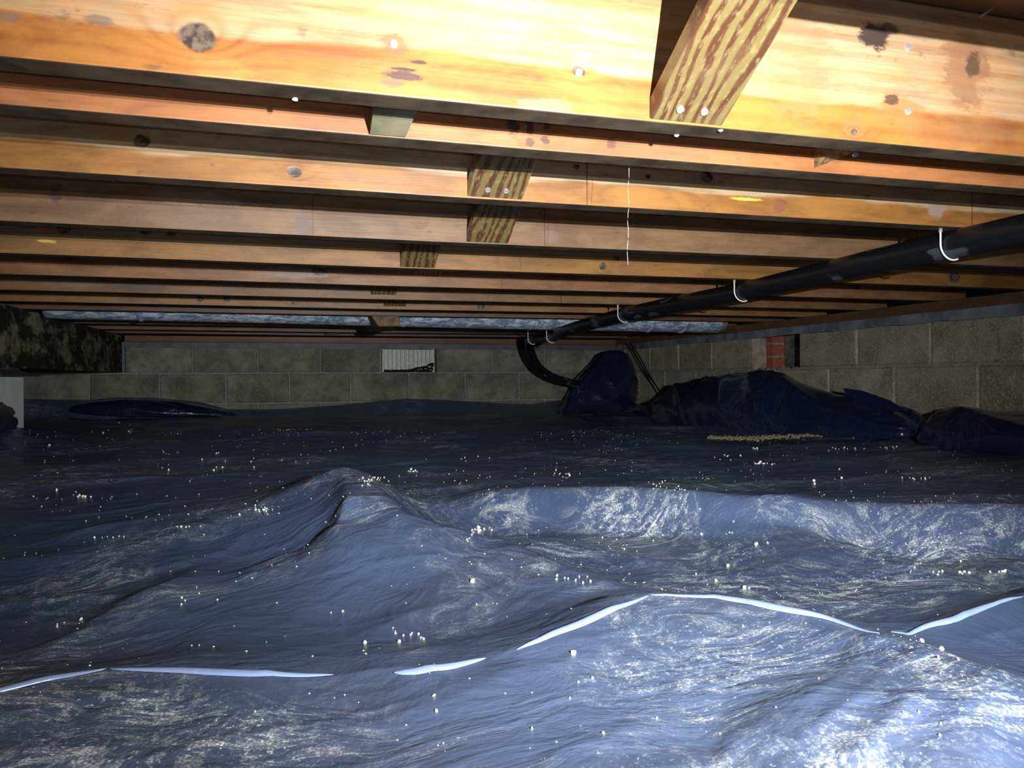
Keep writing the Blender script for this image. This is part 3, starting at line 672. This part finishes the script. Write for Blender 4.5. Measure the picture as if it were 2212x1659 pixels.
def height(X, Y):
    ys = np.interp(X, S_x, S_y)
    lo = -.292+.012*fbm(X*2.2+5, Y*2.6, 3)
    hi = -.224+.006*fbm(X*1.6, Y*1.4+3, 3)
    amt = np.interp(X, [-1.2, -.3, .25, .42, .6, 2], [.35, .25, .35, .85, 1, 1])
    wdt = np.interp(X, [-1, 0, .6, 2], [.35, .22, .10, .13])
    t = (Y-ys)/wdt+1
    z = lo+(hi-lo)*(amt*sstep(t)+(1-amt)*sstep((Y-ys+.5)/1.2))
    z = z+.010*np.exp(-((Y-ys)/.05)**2)*(t > 0)*amt
    z = z-.012*sstep((Y-ys)/.5)*amt
    yd = np.interp(X, D_x, D_y); z = z+.0035*sstep((Y-yd)/.02+.5)*(X < 1.9)
    # nearest big swell with the seam fold on its crest
    z = np.maximum(z, ridge(X, Y, z, [(-250, 1560, -.262), (0, 1490, -.262), (230, 1441, -.258), (480, 1450, -.262), (720, 1455, -.265), (900, 1448, -.262), (1050, 1418, -.255), (1230, 1350, -.245), (1400, 1282, -.236), (1600, 1294, -.236), (1760, 1325, -.237), (1900, 1368, -.238), (2040, 1440, -.238), (2300, 1540, -.242)], .26, .10, 1.6))
    z = ridge(X, Y, z, [(1700, 1400, -.262), (1920, 1362, -.262), (2030, 1340, -.26), (2212, 1283, -.255), (2450, 1230, -.255)], .10, .05, 1.4)
    # the sharp hump, its crest running down to the right, and the small ridge at its foot
    z = np.maximum(z, ridge(X, Y, z, [(735, 1011, -.166), (800, 1052, -.184), (860, 1103, -.206), (950, 1134, -.226), (1080, 1160, -.242), (1230, 1225, -.254), (1330, 1262, -.262)], .17, .045, 1.5))
    z = np.maximum(z, ridge(X, Y, z, [(735, 1011, -.166), (752, 1062, -.180), (728, 1122, -.212), (650, 1182, -.252), (588, 1220, -.284)], .019, .13, 1.3))
    z = np.maximum(z, ridge(X, Y, z, [(560, 1180, -.285), (500, 1185, -.272), (440, 1215, -.268), (340, 1265, -.268), (250, 1310, -.275), (130, 1380, -.28)], .028, .12, 1.3))
    z = np.maximum(z, ridge(X, Y, z, [(480, 1196, -.272), (560, 1228, -.278), (640, 1240, -.285), (720, 1242, -.288)], .05, .05, 1.2))
    z = np.maximum(z, ridge(X, Y, z, [(290, 1180, -.272), (420, 1172, -.262), (560, 1160, -.262), (640, 1165, -.27)], .05, .06, 1.2))
    z = np.maximum(z, ridge(X, Y, z, [(-200, 1230, -.27), (100, 1190, -.268), (250, 1160, -.264), (420, 1142, -.26), (560, 1135, -.262)], .06, .07, 1.2))
    # knolls behind the seam
    z = np.maximum(z, ridge(X, Y, z, [(1560, 1120, -.262), (1700, 1130, -.255), (1800, 1165, -.262), (1950, 1200, -.27)], .10, .05, 1.5))
    z = np.maximum(z, ridge(X, Y, z, [(1130, 1180, -.27), (1180, 1163, -.264), (1300, 1185, -.272), (1420, 1205, -.275)], .05, .03, 1.3))
    # diagonal wrinkles at the lower right
    for (p, a) in (([(2000, 1440, 0), (1860, 1530, 0), (1740, 1600, 0), (1640, 1680, 0)], .008), ([(2080, 1480, 0), (1960, 1560, 0), (1850, 1640, 0), (1780, 1700, 0)], .010), ([(1900, 1420, 0), (1800, 1500, 0), (1700, 1560, 0), (1560, 1650, 0)], .006),
                   ([(2200, 1470, 0), (2080, 1580, 0), (2000, 1680, 0)], .008), ([(1450, 1620, 0), (1600, 1570, 0), (1740, 1500, 0)], .004), ([(2160, 1560, 0), (2120, 1640, 0), (2090, 1720, 0)], .008)):
        P = [atZ(x, y, -.255) for x, y, _ in p]; z0_ = z
        for i in range(len(P)-1):
            A, B = P[i], P[i+1]; dx, dy = B.x-A.x, B.y-A.y; l2 = dx*dx+dy*dy
            t = np.clip(((X-A.x)*dx+(Y-A.y)*dy)/l2, 0, 1); d = np.hypot(X-A.x-t*dx, Y-A.y-t*dy)
            z = np.maximum(z, z0_+a*.8*np.exp(-(d/.020)**1.7)*(1 if 0 < i < len(P)-2 or len(P) < 4 else .7))
    # slack and crinkle
    far = sstep((Y-1.2)/2.)
    z = z+.0055*(1+.6*far)*(ridged(X*2.0+Y*.8, Y*3.6-X*.7, 3)-.9)
    z = z+.0016*(ridged(X*9+Y*5, Y*7-X*6, 2)-.8)*sstep(fbm(X*1.3+9, Y*1.3, 2)*2.2+.6)
    z = z+.019*far*(ridged(X*1.2+3, Y*1.1+1, 2)-.9)*(Y > 2.0)
    z = z+.060*np.exp(-((X+1.0)/.22)**2-((Y-3.25)/.28)**2)
    # the sheet laps up the far wall and the right wall
    wz = np.interp(X, Wx, Wz)
    z = z+(wz-z)*sstep((Y-5.20)/.20)
    z = z+(.05)*sstep((X-2.15)/.25)*sstep((Y-1.0)/1)
    return z
rowsY = np.concatenate([np.linspace(-.55, .30, 40, endpoint=False), np.geomspace(.30, 5.415, 640)])
s_ = np.linspace(-1, 1, 820)
YY = np.repeat(rowsY[:, None], len(s_), 1); cxr = .30+.0*YY; 
left = -(1.15+.38*np.clip(YY, 0, 6)); right = np.minimum(1.15+.62*np.clip(YY, 0, 6), 2.43)
XX = left+(right-left)*(s_[None, :]*.5+.5)
ZZ = height(XX, YY)
V = np.stack([XX, YY, ZZ], -1).reshape(-1, 3).astype(np.float32)
nr, nc = XX.shape
idx = np.arange(nr*nc).reshape(nr, nc)
q = np.stack([idx[:-1, :-1], idx[:-1, 1:], idx[1:, 1:], idx[1:, :-1]], -1).reshape(-1, 4)
tm = bpy.data.meshes.new('blue_tarp'); tm.vertices.add(len(V)); tm.vertices.foreach_set('co', (V-np.array([.3, 0, -.3], np.float32)).ravel())
tm.loops.add(q.size); tm.loops.foreach_set('vertex_index', q.ravel().astype(np.int32)); tm.polygons.add(len(q))
tm.polygons.foreach_set('loop_start', np.arange(0, q.size, 4, dtype=np.int32)); tm.polygons.foreach_set('use_smooth', np.ones(len(q), bool))
tm.update(); tm.validate()
SP = []
for (x, y, rx, ry, am) in ((520, 1600, 260, 70, 1.1), (300, 1520, 150, 50, .7), (1640, 1430, 190, 60, 1.), (2060, 1500, 150, 60, 1.2), (2120, 1600, 160, 80, .8), (60, 1400, 160, 50, 1.), (1250, 1175, 160, 30, .9), (1350, 1085, 90, 22, 1.), (1080, 1075, 60, 20, 1.), (830, 1090, 110, 40, .7), (1950, 1170, 200, 40, .8), (1800, 1235, 200, 18, .9), (700, 1200, 200, 70, -.5), (1100, 1500, 200, 60, -.3), (500, 900, 600, 40, -.5), (1300, 1010, 200, 20, .4), (1900, 1040, 250, 20, .4)):
    p = atZ(x, y, -.265 if y > 1100 else -.235); fw = p.dot(FW); p2 = atZ(x, y+ry, -.265 if y > 1100 else -.235)
    SP.append((p.x-.3, p.y, rx*fw/F, abs(p.y-p2.y)+.01, am))
M_tarp = tarp_mat('blue_plastic_sheet', spots=SP); tm.materials.append(M_tarp)
tarp = thing('blue_tarp', (.3, 0, -.3), 'dark blue plastic sheet covering the whole crawl space floor in wrinkled swells', 'tarp')
link('ground_sheet', tm, tarp)

def hit(px, py):
    r = ray(px, py)
    t = np.geomspace(.4, 6.5, 1500); P = np.array(r)[None, :]*t[:, None]
    h = height(P[:, 0], P[:, 1]); m = np.nonzero(P[:, 2] < h)[0]
    if len(m) == 0: return None
    p = P[m[0]]; return Vector((p[0], p[1], float(height(np.array([p[0]]), np.array([p[1]]))[0])))

# seam fold strips on the crest; the light they catch is painted as pale colour
M_seam_glint = N('seam_glint'); M_seam_glint.out((.19, .25, .42, 1), .25, M_seam_glint.bump(M_seam_glint.noise(M_seam_glint.obj(), 40, 3), .3, .003), spec=.8); M_seam_glint = M_seam_glint.m
def strip(pxs, wid, name='seam_strip', mat=None, lift=.004):
    P = []
    for (x, y) in pxs:
        p = hit(x, y)
        if p is None: continue
        P.append(p)
    P = catmull(P, 10); V = []; Fc = []; n = len(P)
    for i, p in enumerate(P):
        t = (P[min(i+1, n-1)]-P[max(i-1, 0)]).normalized(); sd = Vector((t.y, -t.x, 0)); sd.normalize()
        if sd.y > 0: sd = -sd
        ww = wid*.8*(.05+.95*math.sin(math.pi*min(1, max(0, i/(n-1))))**.8)
        row = []
        for k in range(5):
            u = k/4; X_, Y_ = p.x+sd.x*ww*(u-.3), p.y+sd.y*ww*(u-.3)
            zz = float(height(np.array([X_]), np.array([Y_]))[0])+lift*(ww/wid)*math.sin(math.pi*(.15+.85*u))+.0008
            row.append((X_, Y_, zz))
        V += row
    for i in range(n-1):
        for k in range(4): a = i*5+k; Fc.append((a, a+1, a+6, a+5))
    V = [Vector(v)-Vector((.3, 0, -.3)) for v in V]
    o = link(name, mesh(name, V, Fc, mat or M_seam_glint, True), tarp); o.modifiers.new('s', 'SOLIDIFY').thickness = .0006; return o
for pxs, wd in (([(-60, 1512), (0, 1494), (110, 1468), (230, 1447)], .012), ([(235, 1447), (400, 1450), (560, 1456), (720, 1459)], .013), ([(850, 1455), (900, 1451), (980, 1440), (1050, 1424)], .014),
                ([(1115, 1405), (1200, 1368), (1300, 1326), (1402, 1288)], .014), ([(1405, 1287), (1500, 1290), (1600, 1299), (1700, 1318), (1800, 1340), (1900, 1370)], .016), ([(1925, 1366), (1990, 1358), (2050, 1342), (2130, 1312), (2212, 1290)], .011)):
    o = strip(pxs, wd); o['label'] = 'pale glossy seam strip along a fold of the sheet'

# ================================================================== bundled sheets against the walls
M_bundle = tarp_mat('dark_blue_bundle_plastic', (.007, .011, .040), .10)
M_bundle.node_tree.nodes['Principled BSDF'].inputs['Coat Weight'].default_value = .6; M_bundle.node_tree.nodes['Principled BSDF'].inputs['Coat Roughness'].default_value = .12
def bundle(name, path, label, cat='plastic bundle', seed=0, nseg=90, nring=56, fold=.012):
    """path of (x, y, z_base, half_width, height, lean): a heap of folded sheet"""
    P = np.array(path, float); n = len(P); t = np.linspace(0, n-1, nseg)
    A = np.stack([np.interp(t, range(n), P[:, k]) for k in range(6)], 1)
    # smooth the interpolated profile
    for _ in range(3): A[1:-1] = (A[:-2]+A[1:-1]*2+A[2:])/4
    V = np.zeros((nseg, nring, 3)); d = np.gradient(A[:, :2], axis=0); d /= np.linalg.norm(d, axis=1)[:, None]
    side = np.stack([d[:, 1], -d[:, 0]], 1); sl = np.cumsum(np.r_[0, np.linalg.norm(np.diff(A[:, :2], axis=0), axis=1)])
    for i in range(nseg):
        x, y, zb, hw, hh, ln = A[i]; e = min(1, min(i, nseg-1-i)/4.)**.5
        a = np.linspace(-.28, math.pi+.28, nring)
        u = np.cos(a); v = np.maximum(np.sin(a), -.25)
        sx = np.full(nring, sl[i]*1.0+seed*5)
        w1 = fold*1.5*(ridged(sx*2.2+a*.5, a*.7+seed+sx*1.0, 2)-.8)+fold*.5*(ridged(sx*5-a, a*1.3+seed*3, 1)-.6)
        r_ = 1*e
        V[i, :, 0] = x+side[i, 0]*(u*(hw*r_)+ln*np.maximum(v, 0)+w1*u); V[i, :, 1] = y+side[i, 1]*(u*(hw*r_)+ln*np.maximum(v, 0)+w1*u); V[i, :, 2] = zb+v*hh*r_+w1*np.maximum(v, 0)
    b0 = A[nseg//2, :3].copy(); VV = (V-b0).reshape(-1, 3)
    Fc = [(i*nring+k, i*nring+k+1, (i+1)*nring+k+1, (i+1)*nring+k) for i in range(nseg-1) for k in range(nring-1)]
    Fc += [tuple(range(nring))[::-1], tuple((nseg-1)*nring+k for k in range(nring))]
    Fc += [(i*nring, (i+1)*nring, (i+1)*nring+nring-1, i*nring+nring-1) for i in range(nseg-1)]
    m = mesh(name, VV, Fc, M_bundle, True); m.polygons[-1].use_smooth = True
    bm = bmesh.new(); bm.from_mesh(m); bmesh.ops.recalc_face_normals(bm, faces=bm.faces[:]); bm.to_mesh(m); bm.free()
    o = link(name, m, None, tuple(b0)); tag(o, label, cat); return o
# tall wrapped shape in the corner
def blob(name, rows_, label, yc, seed, depth=.5):
    """rows (py, px_left, px_right): silhouette read off as real widths at distance yc; round in plan"""
    R_ = []
    for (py, xl, xr) in rows_:
        a, b_ = atY(xl, py, yc), atY(xr, py, yc); R_.append(((a.x+b_.x)/2, (b_.x-a.x)/2, (a.z+b_.z)/2))
    R_ = np.array(R_); n = 60; t = np.linspace(0, len(R_)-1, n); A = np.stack([np.interp(t, range(len(R_)), R_[:, k]) for k in range(3)], 1)
    for _ in range(3): A[1:-1] = (A[:-2]+A[1:-1]*2+A[2:])/4
    m_ = 72; V = []
    base = Vector((float(A[-1, 0]), yc, float(A[-1, 2])))
    for i in range(n):
        a = np.linspace(0, 2*math.pi, m_, endpoint=False); u = np.cos(a); v = np.sin(a)
        zz = np.full(m_, A[i, 2]); f = 1+.14*(ridged(u*1.1+seed+zz*3, v*1.1+zz*1.5, 2)-.8)+.05*(ridged(u*2.5+zz*9, v*2.5-zz*6+seed, 2)-.7)
        for k in range(m_): V.append((A[i, 0]+A[i, 1]*u[k]*f[k]-base.x, A[i, 1]*depth*v[k]*f[k]*1.0+(0), A[i, 2]+.015*(f[k]-1)-base.z))
    Fc = [(i*m_+k, i*m_+(k+1) % m_, (i+1)*m_+(k+1) % m_, (i+1)*m_+k) for i in range(n-1) for k in range(m_)]
    Fc += [tuple(range(m_)), tuple((n-1)*m_+k for k in range(m_))[::-1]]
    me = mesh(name, V, Fc, M_bundle, True)
    bm = bmesh.new(); bm.from_mesh(me); bmesh.ops.recalc_face_normals(bm, faces=bm.faces[:]); bm.to_mesh(me); bm.free()
    o = link(name, me, None, base); return tag(o, label, 'plastic bundle')
blob('plastic_bundle', [(757, 1318, 1336), (759, 1306, 1345), (766, 1293, 1353), (780, 1284, 1361), (800, 1262, 1368), (825, 1236, 1372), (850, 1220, 1372), (875, 1206, 1370), (905, 1190, 1376)], 'tall dark blue plastic-wrapped shape standing in the far right corner', 5.05, 3, .75)
def fp(px, py, X): p = atX(px, py, X); return p
pathB = []
for (px_, top, base_, X, hw) in ((1365, 890, 905, 2.16, .04), (1420, 866, 905, 2.14, .10), (1475, 824, 906, 2.12, .16), (1530, 812, 910, 2.12, .18), (1620, 804, 914, 2.12, .20), (1690, 806, 919, 2.13, .20), (1745, 826, 922, 2.15, .18), (1810, 846, 925, 2.17, .16), (1862, 856, 926, 2.18, .15), (1925, 878, 926, 2.20, .13), (1972, 898, 924, 2.21, .10), (1992, 908, 924, 2.22, .06)):
    t_ = atX(px_, top, X); b_ = atX(px_, base_, X-.02); pathB.append((t_.x, t_.y, b_.z-.02, hw, t_.z-b_.z+.02, 0.))
bundle('plastic_bundle', pathB, 'long dark blue plastic bundle lying along the right wall under the wall opening', seed=1, nseg=150, fold=.014)
pathC = []
for (px_, top, base_, X, hw) in ((2003, 926, 934, 2.22, .03), (2020, 902, 936, 2.22, .08), (2050, 884, 938, 2.22, .13), (2100, 880, 940, 2.22, .15), (2150, 885, 942, 2.22, .15), (2212, 889, 944, 2.22, .16), (2400, 893, 960, 2.22, .16), (2700, 900, 990, 2.22, .15)):
    t_ = atX(px_, top, X); b_ = atX(px_, base_, X-.02); pathC.append((t_.x, t_.y, b_.z-.02, hw, t_.z-b_.z+.02, 0.))
bundle('plastic_bundle', pathC, 'low dark blue plastic bundle at the right picture edge, beside the long bundle', seed=4, fold=.010)
# upstanding flap on the long bundle
fl = [atX(1832, 858, 2.16), atX(1826, 840, 2.16), atX(1868, 846, 2.17), atX(1925, 866, 2.19), atX(1965, 890, 2.20), atX(1900, 890, 2.16)]
b_ = fl[0].copy(); o = link('plastic_flap', mesh('plastic_flap', [p-b_ for p in fl], [(0, 1, 2, 3, 4, 5)], M_bundle, False), None, b_); md = o.modifiers.new('s', 'SOLIDIFY'); md.thickness = .012
tag(o, 'folded flap of blue plastic standing up on the long bundle at right', 'plastic flap')
# loose folded sheet along the far wall at left
pf = []
for (px_, top, base_, hw) in ((150, 876, 884, .03), (200, 866, 886, .06), (270, 860, 888, .10), (340, 862, 889, .11), (420, 871, 890, .10), (480, 884, 892, .06), (510, 890, 894, .02)):
    t_ = atY(px_, top, 5.18); b_ = atY(px_, base_, 5.12); pf.append((t_.x, t_.y, b_.z-.01, hw, t_.z-b_.z+.01, 0.))
bundle('plastic_bundle', pf, 'thin roll of blue plastic lying against the far wall at left', seed=7, nseg=80, fold=.005)
# torn sheet end lapping over the pier foot
pts = [(-40, 868), (0, 868), (9, 876), (22, 880), (30, 892), (24, 899), (33, 903), (36, 912), (30, 930), (-40, 930)]
V = [atX(x, y, -.976) for x, y in pts]; b_ = V[8].copy()
o = link('torn_plastic_flap', mesh('torn_plastic_flap', [p-b_ for p in V], [tuple(range(len(V)))], M_bundle), None, b_); md = o.modifiers.new('s', 'SOLIDIFY'); md.thickness = .006
tag(o, 'torn jagged flap of dark plastic leaning on the foot of the white pier', 'plastic flap')

# sandy dirt strip before the long bundle
bm = bmesh.new(); ctrs = []
for i in range(900):
    t = random.random(); px_ = 1530+460*t; py = 945-12*t**2+4*math.sin(t*9)*(1-t)+random.gauss(0, 1.5+2.2*t)
    p = hit(px_, py)
    if p is None or p.y > 5: continue
    r_ = random.uniform(.003, .008); qv = bmesh.ops.create_icosphere(bm, subdivisions=1, radius=r_)
    for v in qv['verts']: v.co = Vector((v.co.x+p.x-2.0, v.co.y+p.y-2.4, v.co.z*.6+p.z+.22+r_*.3))
o = obj_bm('sandy_dirt', bm, M_sand, None, (2.0, 2.4, -.22)); tag(o, 'line of sandy dirt on the sheet before the long bundle', 'dirt', kind='stuff')

# ================================================================== white foam crumbs
protos = []
for k in range(6):
    bm = bmesh.new(); bmesh.ops.create_icosphere(bm, subdivisions=1, radius=1)
    sx, sy, sz = random.uniform(.8, 1.35), random.uniform(.8, 1.2), random.uniform(.6, .9)
    for v in bm.verts: v.co = Vector((v.co.x*sx, v.co.y*sy, v.co.z*sz))*random.uniform(.75, 1.12)
    m = bpy.data.meshes.new('foam_crumb'); bm.to_mesh(m); bm.free(); m.materials.append(M_crumb); protos.append(m)
CL = [(575, 1100, 28, 10, 14, 5), (520, 1113, 3, 2, 1, 6), (1035, 1147, 16, 6, 12, 7), (1015, 1163, 14, 10, 5, 5), (1640, 1000, 10, 3, 7, 5), (1635, 970, 8, 3, 5, 5), (1830, 970, 34, 4, 11, 4.5), (1925, 967, 14, 3, 6, 5), (1660, 1002, 16, 4, 7, 4), (1575, 987, 16, 6, 7, 4.5),
      (1230, 1024, 26, 4, 8, 4), (1425, 1045, 10, 7, 8, 4), (1470, 1058, 12, 5, 7, 4), (1755, 1042, 6, 3, 2, 7), (1820, 1035, 4, 2, 1, 7), (1813, 1014, 3, 2, 1, 6), (1980, 1036, 40, 5, 8, 5), (2120, 958, 10, 3, 3, 5), (810, 1035, 22, 8, 14, 4.5), (895, 1016, 16, 5, 8, 5), (790, 1043, 8, 6, 5, 5),
      (125, 1061, 4, 2, 1, 9), (180, 1072, 20, 5, 6, 6), (120, 1077, 34, 3, 5, 4), (365, 1016, 4, 2, 1, 6), (470, 1014, 8, 4, 3, 5), (240, 1163, 30, 4, 8, 4), (400, 1139, 18, 2, 4, 5), (865, 1388, 7, 3, 2, 10), (790, 1387, 4, 3, 1, 10), (900, 1372, 24, 8, 8, 6), (855, 1362, 6, 8, 4, 6), (716, 1324, 3, 2, 1, 7), (741, 1320, 3, 2, 1, 8),
      (1024, 1256, 4, 3, 1, 15), (1026, 1308, 4, 3, 1, 6), (1516, 1153, 3, 3, 1, 11), (1634, 1175, 3, 3, 1, 10), (1658, 1172, 3, 2, 1, 6), (1602, 1272, 4, 3, 1, 13), (1621, 1272, 4, 3, 1, 9), (1573, 1226, 3, 3, 1, 9), (1508, 1240, 3, 3, 1, 8), (1546, 1256, 3, 3, 1, 8), (1225, 1250, 50, 14, 9, 7), (2080, 1239, 14, 3, 4, 8), (2160, 1236, 24, 4, 5, 8), (2020, 1238, 20, 4, 4, 6),
      (1994, 1388, 4, 3, 1, 17), (2032, 1406, 4, 3, 1, 16), (2030, 1422, 4, 3, 1, 9), (1280, 1467, 3, 2, 1, 11), (1251, 1471, 3, 2, 1, 7), (1238, 1413, 3, 2, 1, 12), (943, 1538, 3, 2, 1, 12), (938, 1507, 3, 2, 1, 8), (1148, 1576, 3, 2, 1, 12), (1420, 1554, 3, 2, 1, 9), (1302, 1587, 3, 2, 1, 8), (1228, 1508, 3, 2, 1, 6), (1609, 1352, 3, 2, 1, 8), (2070, 1427, 3, 2, 1, 7),
      (125, 1350, 5, 3, 2, 7), (172, 1336, 5, 4, 3, 6), (420, 1290, 60, 30, 6, 5), (1985, 1550, 60, 30, 4, 7), (1500, 1140, 120, 40, 12, 4.5), (1350, 1165, 60, 20, 7, 5), (2060, 1180, 90, 40, 9, 5), (105, 963, 3, 2, 1, 6), (280, 930, 40, 14, 8, 4), (560, 995, 120, 12, 10, 4), (1000, 990, 60, 10, 5, 4), (1150, 1020, 60, 10, 6, 4), (1400, 1000, 60, 14, 7, 4), (1700, 1010, 80, 12, 10, 4), (2100, 1010, 60, 20, 8, 5)]
n_c = 0
for (cx_, cy_, sx, sy, n_, sz) in CL:
    for i in range(n_):
        if n_c >= 300: break
        p = hit(cx_+random.gauss(0, sx*.6), cy_+random.gauss(0, sy*.6))
        if p is None: continue
        fw = p.dot(FW); r_ = sz*random.uniform(.65, 1.15)*.5*fw/F
        r_ = min(r_*.85, .0058)
        o = link('foam_crumb', protos[n_c % 6], None, (p.x, p.y, p.z+r_*.55), (random.random()*3, random.random()*3, random.random()*3)); o.scale = (r_, r_, r_)
        
        rw = 'far dark sheet' if cy_ < 990 else 'dark flat behind the bright step' if cy_ < 1090 else 'swells before the seam strip' if cy_ < 1300 else 'near slope by the seam strip'
        cn = 'at the left' if cx_ < 600 else 'left of centre' if cx_ < 1106 else 'right of centre' if cx_ < 1700 else 'at the right'
        tag(o, 'white foam crumb on the %s, %s' % (rw, cn), 'crumb', 'foam crumbs on the %s %s' % (rw, cn)); n_c += 1
# finer grains nobody could count
V = []; Fc = []
base = [(1, 0, 0), (-1, 0, 0), (0, 1, 0), (0, -1, 0), (0, 0, 1), (0, 0, -1)]; fo = [(0, 2, 4), (2, 1, 4), (1, 3, 4), (3, 0, 4), (2, 0, 5), (1, 2, 5), (3, 1, 5), (0, 3, 5)]
gx = rng.uniform(-60, 2272, 3200); gy = 935+700*rng.random(3200)**2.1
cl = vnoise(gx/90., gy/26.)+.5
keep = rng.random(3200) < np.clip((cl-.35)*2.2, .05, 1)
for x, y in zip(gx[keep], gy[keep]):
    r = ray(x, y); z0 = -.26 if y > 1090 else -.235
    p = r*(z0/r.z)
    if p.y > 5.1 or p.x > 2.0 or (y > 1250 and random.random() < .6): continue
    z = float(height(np.array([p.x]), np.array([p.y]))[0]); s0 = random.uniform(.0004, .0013)*(.5+.55*p.y)
    k = len(V)
    for b in base: V.append((p.x+b[0]*s0*random.uniform(.7, 1.3)-.3, p.y+b[1]*s0, z+b[2]*s0*.7+.3+s0*.4))
    Fc += [tuple(k+i for i in f) for f in fo]
o = link('fine_crumbs', mesh('fine_crumbs', V, Fc, M_crumb), None, (.3, 0, -.3)); tag(o, 'fine white grains strewn over the whole sheet', 'crumbs', kind='stuff')
# crumbs and nail points on the joists' undersides
for (px_, py, Yj) in ((1462, 292, JY[1]+.03), (638, 214, JY[1]+.035), (1557, 281, JY[1]+.005)):
    p = atZ(px_, py, H-.002); o = link('foam_crumb', protos[0], None, tuple(p)); o.scale = (.0028,)*3
    tag(o, 'tiny white speck stuck under the nearest joist', 'crumb', 'specks under the nearest joist')
e = obj_bm('nail_point', (lambda b: (bmesh.ops.create_cone(b, cap_ends=True, segments=8, radius1=.002, radius2=.0004, depth=.02), b)[1])(bmesh.new()), M_nail, None, tuple(atZ(2133, 26, TOP-.006)), (.5, .9, 0))
tag(e, 'bent nail point sticking through the subfloor at the top right', 'nail')
